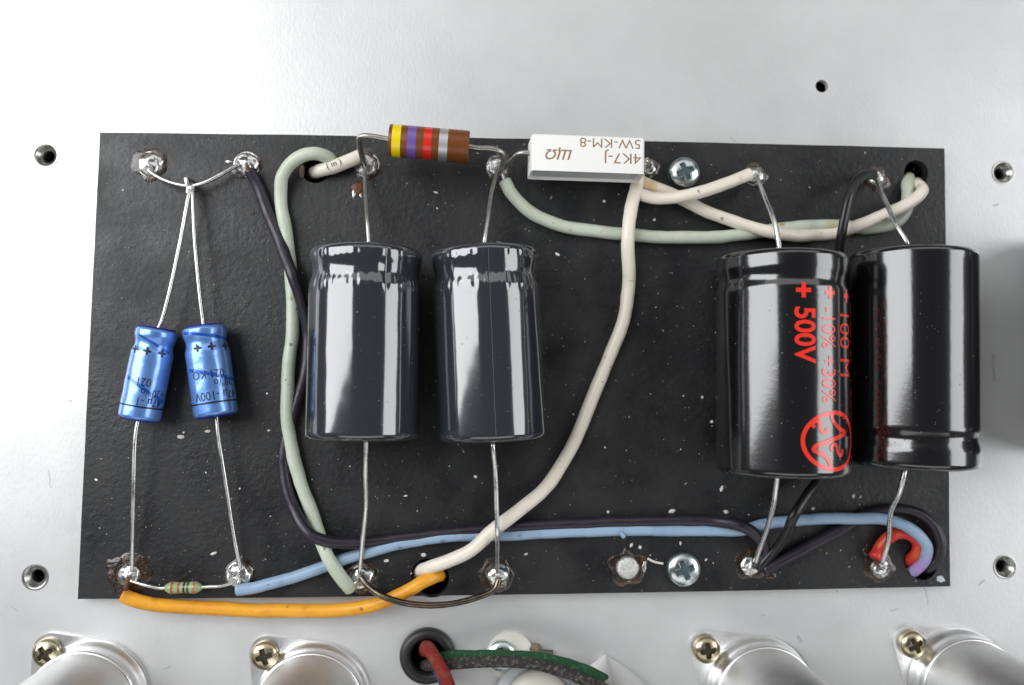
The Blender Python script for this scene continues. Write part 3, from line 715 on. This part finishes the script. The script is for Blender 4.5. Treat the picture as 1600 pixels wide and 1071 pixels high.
wire('hookup_wire', 'short off-white wire with printed mark from the oval hole to a solder joint',
     [(488, 272, -6), (492, 270, 0), (502, 266, 4.6), (525, 259, 5.4), (552, 249, 5.6), (566, 243, 5.4)], 1.70, 'white_wire', 6, bare=[[(565, 243, 5.3), (570, 250, 5), (573, 257, 4.2)]], bare_m='lead')
wire('hookup_wire', 'pale green wire sagging from the middle eyelet to the upper corner hole',
     [(789, 283, z0), (800, 303, z0), (828, 331, z0), (875, 352, z0), (930, 362, z0), (980, 367, z0), (1050, 371, z0), (1120, 371, z0), (1190, 362, z0), (1250, 355, z0), (1310, 353, z0 + .2), (1360, 357, z0), (1398, 349, z0), (1415, 330, z0), (1419, 305, z0 + .4), (1418, 288, 3.5), (1419, 280, 0), (1420, 278, -5)], 1.66, 'green2', 7, stains=[(1222, 351, 6, .9, (.42, .20, .03)), (1300, 356, 6, 3, (.46, .43, .24)), (1428, 300, 6, 1.4, (.22, .22, .16))], bare=[[(790, 285, z0), (784, 274, 5), (780, 266, 4.4)], [(789, 286, z0 + .5), (785, 272, 5.2), (778, 268, 4.4)]], bare_m='lead_dull')
wire('hookup_wire', 'off-white wire dipping below the upper eyelets to the corner hole',
     [(1000, 283, 5.8), (1020, 291, 5.6), (1060, 309, 5.0), (1120, 337, z0), (1170, 354, z0 + 1.5), (1215, 365, z0 + 3.2), (1262, 369, z0 + 1.0), (1310, 363, z0 + .5), (1345, 352, z0 + 3.0), (1385, 334, z0 + 4.2), (1425, 315, z0 + 3.4), (1441, 299, z0 + 2), (1434, 290, 3), (1432, 286, -4)], 1.62, 'white_wire', 8, stains=[(1000, 284, 6.5, 2.2, (.45, .20, .03)), (1016, 290, 7, 2.6, (.66, .46, .22)), (1436, 294, 6, 1.5, (.34, .34, .26))])
wire('hookup_wire', 'short off-white wire arching past the upper screw to an eyelet',
     [(998, 303, 6.2), (1020, 309, 7.0), (1042, 310, 8.0), (1070, 306, 9.6), (1100, 299, 9.2), (1140, 285, 7.8), (1172, 272, 6.8)], 1.62, 'white_wire', 9)
wire('hookup_wire', 'flat black wire passing under the two black capacitors',
     [(1366, 274, 6), (1354, 272, 8), (1338, 284, 10.5), (1328, 306, 12), (1321, 335, 12), (1315, 366, 11), (1312, 388, 9), (1309, 440, 5), (1302, 560, 4.6), (1295, 680, 4.8), (1284, 740, 7), (1260, 776, 10.5), (1241, 806, 12), (1230, 832, 10), (1208, 864, 6), (1186, 889, 4.9)], 1.42, 'black_wire', 10, flat=.75)
wire('hookup_wire', 'dark purple wire looping under the blue wire around the corner hole',
     [(1194, 892, 4.8), (1225, 875, z0), (1270, 851, z0), (1315, 828, z0 - .2), (1350, 806, z0 - .1), (1390, 797, z0), (1430, 801, z0 + .2), (1458, 821, z0 + .6), (1468, 850, z0 + .6), (1463, 874, z0 + .1), (1450, 886, 3.2), (1443, 888, -4)], 1.5, 'purple', 11)
wire('hookup_wire', 'short red wire curling from a solder joint into the corner hole',
     [(1367, 871, 5.4), (1374, 857, z0), (1385, 843, z0 + .6), (1402, 834, z0 + .8), (1422, 836, z0 + .4), (1434, 850, z0), (1431, 866, 4), (1421, 876, 1.2), (1417, 880, -4)], 1.55, 'red', 12, bare=[[(1367, 872, 5.3), (1369, 879, 5), (1372, 884, 4.4)]])
# print on the short white wire
wa, wb = at(505, 265, 5.1), at(550, 250, 5.6)
def mark(s, u, h):
    c = wa.lerp(wb, u); d = (wb - wa).normalized(); q = Vector((-d.y, d.x, 0)); g = text2d(s, h, 0, 1, 'CENTER')
    return [c + d * x + q * (y - h * .45) + Vector((0, 0, 2.02 - ((y - h * .45) ** 2) / 4.0 + .03)) for x, y in g[0]], g[1]
wroot = [o for o in bpy.data.objects if o.get('label', '').startswith('short off-white wire with printed')][0]
mesh('printed_mark', mark('( m )', .40, 1.5), M['black_ink'], wroot)

# bare wires
def bare_wire(label, pts, r, m, seed): 
    o = mesh('bare_wire', rounded(spline([at(*p) for p in pts], 12), r, 14, wob=.08, seed=seed), M[m]); tag(o, label, 'wire', 'bare wires on the board'); return o
bare_wire('tarnished bare wire bowed between two lower solder joints over the orange wire', [(564, 902, 5.5), (575, 916, 6.4), (596, 931, 7.6), (630, 942, 8.2), (672, 946, 8.0), (710, 943, 7.2), (745, 934, 6.4), (772, 922, 5.8), (780, 905, 5.2)], .78, 'copper_dark', 1)
bare_wire('tinned bare wire from the upper corner solder joint to the metal post', [(232, 266, 4.6), (242, 274, 5.2), (262, 284, 5.8), (285, 290, 6.2), (299, 291, 6.2)], .50, 'lead', 2)
bare_wire('tinned bare wire from the metal post to the joint of the dark purple wire', [(300, 291, 6.2), (318, 286, 6.3), (345, 273, 6), (366, 261, 5.4), (376, 257, 4.9)], .50, 'lead', 3)
bare_wire('thin tan wire scrap touching the lower screw', [(1012, 873, 3.4), (1022, 878, 3.5), (1036, 881, 3.6)], .32, 'plastic_white', 4)
# post the two blue capacitors share
p0 = at(300, 291, BT)
root = thing('metal_post', 'pinched metal post where both blue capacitor leads meet', 'terminal', p0)
g = bevel_box(1.9, 2.6, 4.6, .35, 2); M0 = Matrix.Translation(p0 + Vector((0, 0, 2.25))) @ Matrix.Rotation(.25, 4, 'Z')
for v in g[0]:
    if v.z > 1: v.x *= .55
mesh('post', xf(g, M0), M['solder_dull'], root, auto=40)
mesh('crimp', xf(bevel_box(2.1, 2.3, 1.0, .3, 2), Matrix.Translation(at(298, 297, 6.9)) @ Matrix.Rotation(-.1, 4, 'Z')), M['lead_dull'], root, auto=40)
# short blue stub left on the burnt eyelet
o = mesh('wire_stub', rounded(spline([at(970, 832, 6.2), at(975, 840, 6.2)], 4), .55, 10), M['blue_wire']); tag(o, 'tiny blue insulation stub above the burnt unused eyelet', 'wire stub')

# ------------------------------------------------------------------ screws
def phillips(name, label, c, r, h, rot, m, mr, group, z=BT, deep=1.0):
    p = at(*c, z); root = thing(name, label, 'screw', p, group)
    pr = [(0, r * .4), (0, r * .93), (h * .12, r), (h * .3, r * .985)]
    for k in range(1, 9):
        q = k / 8; pr.append((h * (.3 + .7 * math.sin(q * math.pi / 2)), r * (.985 * math.cos(q * math.pi / 2 * .93))))
    seg = 96; prf = pr[:-1] + [(pr[-1][0], r * .10)]
    # sink the cross recess into a fine dome grid
    def recess(x, y):
        c_, s_ = math.cos(rot), math.sin(rot); u, v = x * c_ + y * s_, -x * s_ + y * c_
        u, v = abs(u), abs(v); L_, W_ = r * .56, r * .17
        d = min(max(u - L_, v - W_), max(v - L_, u - W_)); core = max(u, v) - r * .27
        d = min(d, (u + v) - r * .40)
        return d
    vs = []; fs = []; N = 72
    top = lambda rr: h * (.3 + .7 * math.sqrt(max(0, 1 - min(1, rr / r) ** 2)))
    rings = 48
    for i in range(rings + 1):
        rr = r * .985 * i / rings
        for k in range(N):
            g = 2 * math.pi * k / N; x, y = rr * math.cos(g), rr * math.sin(g); d = recess(x, y); zz = top(rr)
            zz -= deep * r * .34 * max(0, min(1, (-d + r * .02) / (r * .08))) * (1 - .35 * rr / r)
            vs.append(p + Vector((x, y, zz)))
    for i in range(rings):
        for k in range(N): fs.append((i * N + k, i * N + (k + 1) % N, (i + 1) * N + (k + 1) % N, (i + 1) * N + k))
    o = len(vs); 
    for zz in (h * .12, -.05):
        for k in range(N): g = 2 * math.pi * k / N; vs.append(p + Vector((r * math.cos(g), r * math.sin(g), zz)))
    for k in range(N):
        fs.append((rings * N + k, rings * N + (k + 1) % N, o + (k + 1) % N, o + k)); fs.append((o + k, o + (k + 1) % N, o + N + (k + 1) % N, o + N + k))
    mesh('head', (vs, fs), M[m], root, auto=55)
    # floor of the cross
    g1 = strip2d([(-r * .54, 0), (r * .54, 0)], r * .36); g2 = strip2d([(0, -r * .54), (0, -r * .18)], r * .36); g3 = strip2d([(0, r * .18), (0, r * .54)], r * .36)
    g = place2d(merge(g1, g2, g3), 0, 0, rot)
    mesh('cross_recess', ([p + Vector((x, y, h * .98 - deep * r * .30 + .32 - .12 * (x * x + y * y) / r)) for x, y in g[0]], g[1]), M[mr], root, smooth=False)
    return root
phillips('pan_head_screw', 'zinc cross-head screw beside the ceramic resistor', (1068, 271), 4.15, 2.6, .42, 'screw', 'recess', 'board screws')
phillips('pan_head_screw', 'zinc cross-head screw beside the burnt unused eyelet', (1067, 889), 4.35, 2.6, .35, 'screw', 'recess', 'board screws')

# ------------------------------------------------------------------ tube sockets with shields
SH = [((140, 1093), (76, 1019), 'aluminium tube shield below the orange wire end, its screw half covered', .6),
      ((489, 1094), (415, 1023), 'aluminium tube shield between the orange wire and the rubber grommet', .3),
      ((1187, 1082), (1103, 1014), 'aluminium tube shield below the flat black wire end', .1),
      ((1500, 1069), (1424, 1006), 'aluminium tube shield below the corner hole of the board', .5)]
for i, (c, s, lb, rot) in enumerate(SH):
    p = at(*c, 1.0); p.z = 0; q = at(*s, 2.0); q.z = 0
    root = thing('tube_shield', lb, 'tube shield', p, 'tube shields along the panel')
    R = 14.0; d = (q - p); L = d.length; d.normalize(); n = Vector((-d.y, d.x, 0)); er = 4.3
    # flange outline: ring with two ears
    out = []
    phi = math.acos((R + .6 - er) / L); a0 = math.atan2(d.y, d.x)
    for e in (0, math.pi):
        for k in range(9): g = a0 + e - phi + 2 * phi * k / 8; out.append((p.x + math.cos(a0 + e) * L + er * math.cos(g), p.y + math.sin(a0 + e) * L + er * math.sin(g)))
        for k in range(1, 12): g = a0 + e + phi + (math.pi - 2 * phi) * k / 12; out.append((p.x + (R + .6) * math.cos(g), p.y + (R + .6) * math.sin(g)))
    mesh('flange', prism(out, [], .03, 1.1), M['alu_bright'], root, auto=30)
    mesh('skirt', lathe(p, p + Vector((0, 0, 1)), [(1.0, R + .2), (1.6, R + .1), (2.2, R - .5), (3.4, R - .9), (5.6, R - .9), (6.2, R - .6), (6.8, R - .6), (7.2, R - .9), (7.2, R - 2)], 96, caps=False), M['alu_bright'], root)
    pr = [(1.2, R - 1.1), (6, R - 1.1), (7.5, R - 1.1), (9, R - 1.2), (14, R - 1.2), (38, R - 1.6), (42, R - 2.6), (44, R - 5.0), (44.6, R - 8), (43, R - 9)]
    mesh('can', lathe(p, p + Vector((0, 0, 1)), pr, 96, fn=lambda t, g, r: r + .05 * noise.noise(Vector((math.cos(g), math.sin(g), t * .1 + i)))), M['alu_satin'], root)
    lbs = ['brassy cross-head screw half hidden by the tube shield near the orange wire end', 'brassy cross-head screw on the shield flange nearest the rubber grommet',
           'brassy cross-head screw on the shield flange below the flat black wire', 'brassy cross-head screw on the shield flange below the board corner hole']
    phillips('flange_screw', lbs[i], s, 3.55, 2.6, rot, 'screw_brass', 'recess_dark', 'tube shield screws', z=1.1, deep=1.15)

# ------------------------------------------------------------------ unseen transformer, added past the picture edge to shade the panel beside it
root = thing('transformer', 'black transformer beside the board, shading the bare panel next to the plain capacitor', 'transformer', (172, 6, 0))
mesh('core', xf(bevel_box(62, 60, 26, .8, 2), Matrix.Translation((169.5, 6, 19.05))), M['rubber'], root, auto=40)
for zc, hh_ in ((3.05, 6.0), (42.05, 20.0)):
    mesh('end_bell', xf(bevel_box(54, 52, hh_, 2.6, 4), Matrix.Translation((169.5, 6, zc))), M['rubber'], root, auto=40)
for dx_ in (-26, 26):
    for dy_ in (-26, 26):
        c_ = Vector((169.5 + dx_, 6 + dy_, 32.1)); mesh('bolt', lathe(c_, c_ + Vector((0, 0, 1)), [(0, 3.4), (2.6, 3.4), (2.9, 3.0), (2.9, .5)], 6), M['screw'], root, auto=30)

# ------------------------------------------------------------------ grommet and cloth wires
p = at(*GROM, 0); r = 43 * (CAM_LOC.z - 2) / F_PX
pr = [(-1.5, 5.5), (-1.5, 4.3), (.5, 4.1), (1.6, 4.35), (2.15, 5.0), (2.2, 5.6), (1.9, 6.5), (1.2, 7.0), (.05, 7.1), (.05, 5.5), (-1.5, 5.5)]
o = mesh('rubber_grommet', lathe(p, p + Vector((0, 0, 1)), pr, 64, caps=False), M['rubber']); tag(o, 'black rubber grommet in the panel with cloth wires through it', 'grommet')
def cloth(label, pts, r, m, seed, n=12):
    o = mesh('cloth_wire', rounded(spline([at(*q) for q in pts], n), r, 20, wob=.10, seed=seed, rough=.07), M[m]); tag(o, label, 'wire', 'cloth covered wires through the grommet'); return o
cloth('red cloth covered wire bending out of the grommet', [(664, 1020, -14), (664, 1018, -4), (667, 1012, 3), (674, 1020, 6.5), (684, 1036, 9), (696, 1060, 11), (706, 1085, 12), (712, 1110, 13)], 1.65, 'cloth_red', 1)
cloth('green cloth covered wire lying behind the black cloth wire', [(672, 1030, -14), (676, 1029, -3), (690, 1028, 2.8), (720, 1026, 4.0), (770, 1025, 5), (830, 1028, 6), (880, 1037, 6.5), (925, 1053, 6.5), (960, 1072, 7), (990, 1095, 8)], 1.5, 'cloth_green', 2)
cloth('black cloth covered wire with pale frayed threads', [(658, 1040, -14), (662, 1040, -4), (675, 1040, 2.8), (700, 1038, 6), (740, 1035, 8), (790, 1034, 10), (835, 1038, 11), (880, 1050, 11.5), (925, 1068, 12), (975, 1092, 13)], 1.4, 'cloth_black', 3)
cloth('blue cloth covered wire at the grommet edge under the red one', [(676, 1042, -14), (680, 1044, -4), (686, 1050, 2), (692, 1060, 5), (698, 1076, 6), (704, 1100, 6)], 1.5, 'cloth_blue', 4)

# solder tag with screw, terminal bush and metal clip in the wires' shade
p = at(797, 1024, 0); root = thing('solder_tag', 'pale round solder tag with a screw behind the green cloth wire', 'terminal', p)
tl = at(840, 1022, 0); out = circle((p.x, p.y), 36 * 226 / F_PX, 48)
mesh('disc', prism(out, [], .03, .9), M['plastic_white'], root, auto=30)
d = (tl - p).normalized(); nn = Vector((-d.y, d.x, 0))
mesh('tail', prism([tuple((p + d * 5 + nn * 1.9)[:2]), tuple((p + d * 5 - nn * 1.9)[:2]), tuple((p + d * 11 - nn * 1.2)[:2]), tuple((p + d * 11 + nn * 1.2)[:2])], [], .95, 1.5), M['hole_metal'], root, smooth=False)
mesh('solder', xf(lathe(Vector((0, 0, 0)), Vector((0, 0, 1)), [(0, 1.5), (.5, 1.4), (.9, .9), (1.05, .2)], 20), Matrix.Translation(at(836, 1014, .6))), M['cloth_tan'], root)
phillips('pan_head_screw', 'plain screw holding the pale solder tag behind the green wire', (783, 1024), 4.0, 2.4, .2, 'screw', 'recess', 'panel screws', z=.95)
p = at(838, 1093, 0); root = thing('terminal_bush', 'pale grey round insulating bush under the black cloth wire', 'insulator', p)
mesh('base', lathe(p, p + Vector((0, 0, 1)), [(0, 11), (1.5, 11), (2.2, 10.4), (2.4, 8)], 64), M['cement'], root)
mesh('collar', lathe(p, p + Vector((0, 0, 1)), [(2.2, 8.6), (5, 8.2), (6.2, 7), (6.4, 3)], 64), M['plastic_white'], root)
# folded clip: a bent sheet rising towards the viewer
def clip():
    v = []; f = []; n = 14; m_ = 16
    A, B = at(947, 1022, .6), at(968, 1110, 17)
    for i in range(n + 1):
        u = i / n; c = A.lerp(B, u); hw_ = 1.2 + 10.5 * u ** .85
        for k in range(m_ + 1):
            s_ = -1 + 2 * k / m_
            v.append(Vector((c.x + s_ * hw_, c.y - 1.0 * abs(s_), c.z * (1 - .94 * abs(s_) ** 2.0) + .1)))
    for i in range(n):
        for k in range(m_): o = i * (m_ + 1) + k; f.append((o, o + 1, o + m_ + 2, o + m_ + 1))
    # thickness
    k0 = len(v); v += [q - Vector((0, 0, .5)) if q.z > .62 else Vector((q.x, q.y, .02)) for q in v]; nf = [tuple(j + k0 for j in reversed(q)) for q in f]; f += nf
    return v, f
o = mesh('metal_clip', fix(*clip()), M['alu_satin']); tag(o, 'folded bright metal clip at the end of the green cloth wire', 'clip')

# ------------------------------------------------------------------ crumbs and dust on the board
random.seed(11)
CR = [(283, 683, 7, 4), (325, 674, 6, 3), (334, 865, 6, 3), (420, 673, 3, 2), (944, 348 - 33, 3, 3), (634, 775, 4, 2), (743, 745, 4, 3), (662, 867, 5, 4), (604, 876, 6, 3), (1049, 799, 7, 4), (1127, 764, 3, 7), (1134, 800, 5, 4), (1333, 775, 3, 5), (950, 800, 3, 3), (1000, 855, 3, 4), (986, 852, 3, 5), (1097, 621, 3, 3), (1112, 659, 4, 3), (1270, 795, 4, 3), (1063, 849, 2, 4), (681, 301, 5, 2), (518, 876, 5, 3), (1022, 356 - 12, 3, 3), (871, 398, 5, 3)]
for i, (px, py, wp, hp) in enumerate(CR):
    wp *= .8; hp *= .75
    c = at(px, py, BT); k = (CAM_LOC.z - BT) / F_PX; bm = bmesh.new(); bmesh.ops.create_icosphere(bm, subdivisions=2, radius=1); rt = Matrix.Rotation(random.uniform(-.5, .5), 3, 'Z')
    for v in bm.verts:
        q = v.co * (1 + .42 * noise.noise(v.co * 1.1 + Vector((i * 3.7, 0, 0)))); q = rt @ Vector((q.x * wp * k, q.y * hp * k, q.z * min(wp, hp) * k * .55)); v.co = c + q + Vector((0, 0, min(wp, hp) * k * .45))
    o = mesh('debris_crumb', unbm(bm), M['crumb'], auto=40); tag(o, 'tiny pale crumb lying on the black board', 'crumb', 'pale crumbs on the board')
bm = bmesh.new()
for i in range(2600):
    px, py = random.uniform(135, 1470), random.uniform(215, 925)
    if not (150 + (936 - py) * .0 < px): continue
    c = at(px, py, BT)
    r = .05 + .15 * random.random() ** 3.5 * (2.0 if random.random() < .12 else 1.0)
    mt = Matrix.Translation(c + Vector((0, 0, r * .5))) @ Matrix.Rotation(random.uniform(0, 6), 4, 'Z') @ Matrix.Diagonal((random.uniform(.7, 2.0), 1, .7, 1))
    bmesh.ops.create_icosphere(bm, subdivisions=1, radius=r, matrix=mt)
tag(mesh('board_dust', unbm(bm), M['dust'], board, smooth=False), kind='stuff')
# dust on the capacitor sleeves
def cap_dust(parent, a, b, R, L, n, seed):
    random.seed(seed); bm = bmesh.new(); A, t, up, side, _ = axis_frame(a, b); va = facing(a, b)
    for i in range(n):
        g = va + random.gauss(0, .6); y = random.uniform(.2, .97) * L; r = .04 + .09 * random.random() ** 3
        c = A + t * y + (up * math.cos(g) + side * math.sin(g)) * (R + r * .2)
        bmesh.ops.create_icosphere(bm, subdivisions=1, radius=r, matrix=Matrix.Translation(c) @ Matrix.Rotation(random.uniform(0, 6), 4, 'Z') @ Matrix.Diagonal((random.uniform(.8, 2.2), 1, .8, 1)))
    tag(mesh('sleeve_dust', unbm(bm), M['dust'], parent, smooth=False), kind='stuff')
for i, (_, sl, a, b, R, L) in enumerate((J1, J2)): cap_dust(sl, a, b, R, L, 110, i)
for i, (sl, a, b, R, L) in enumerate((G1, G2)): cap_dust(sl, a, b, R, L, 60, i + 5)
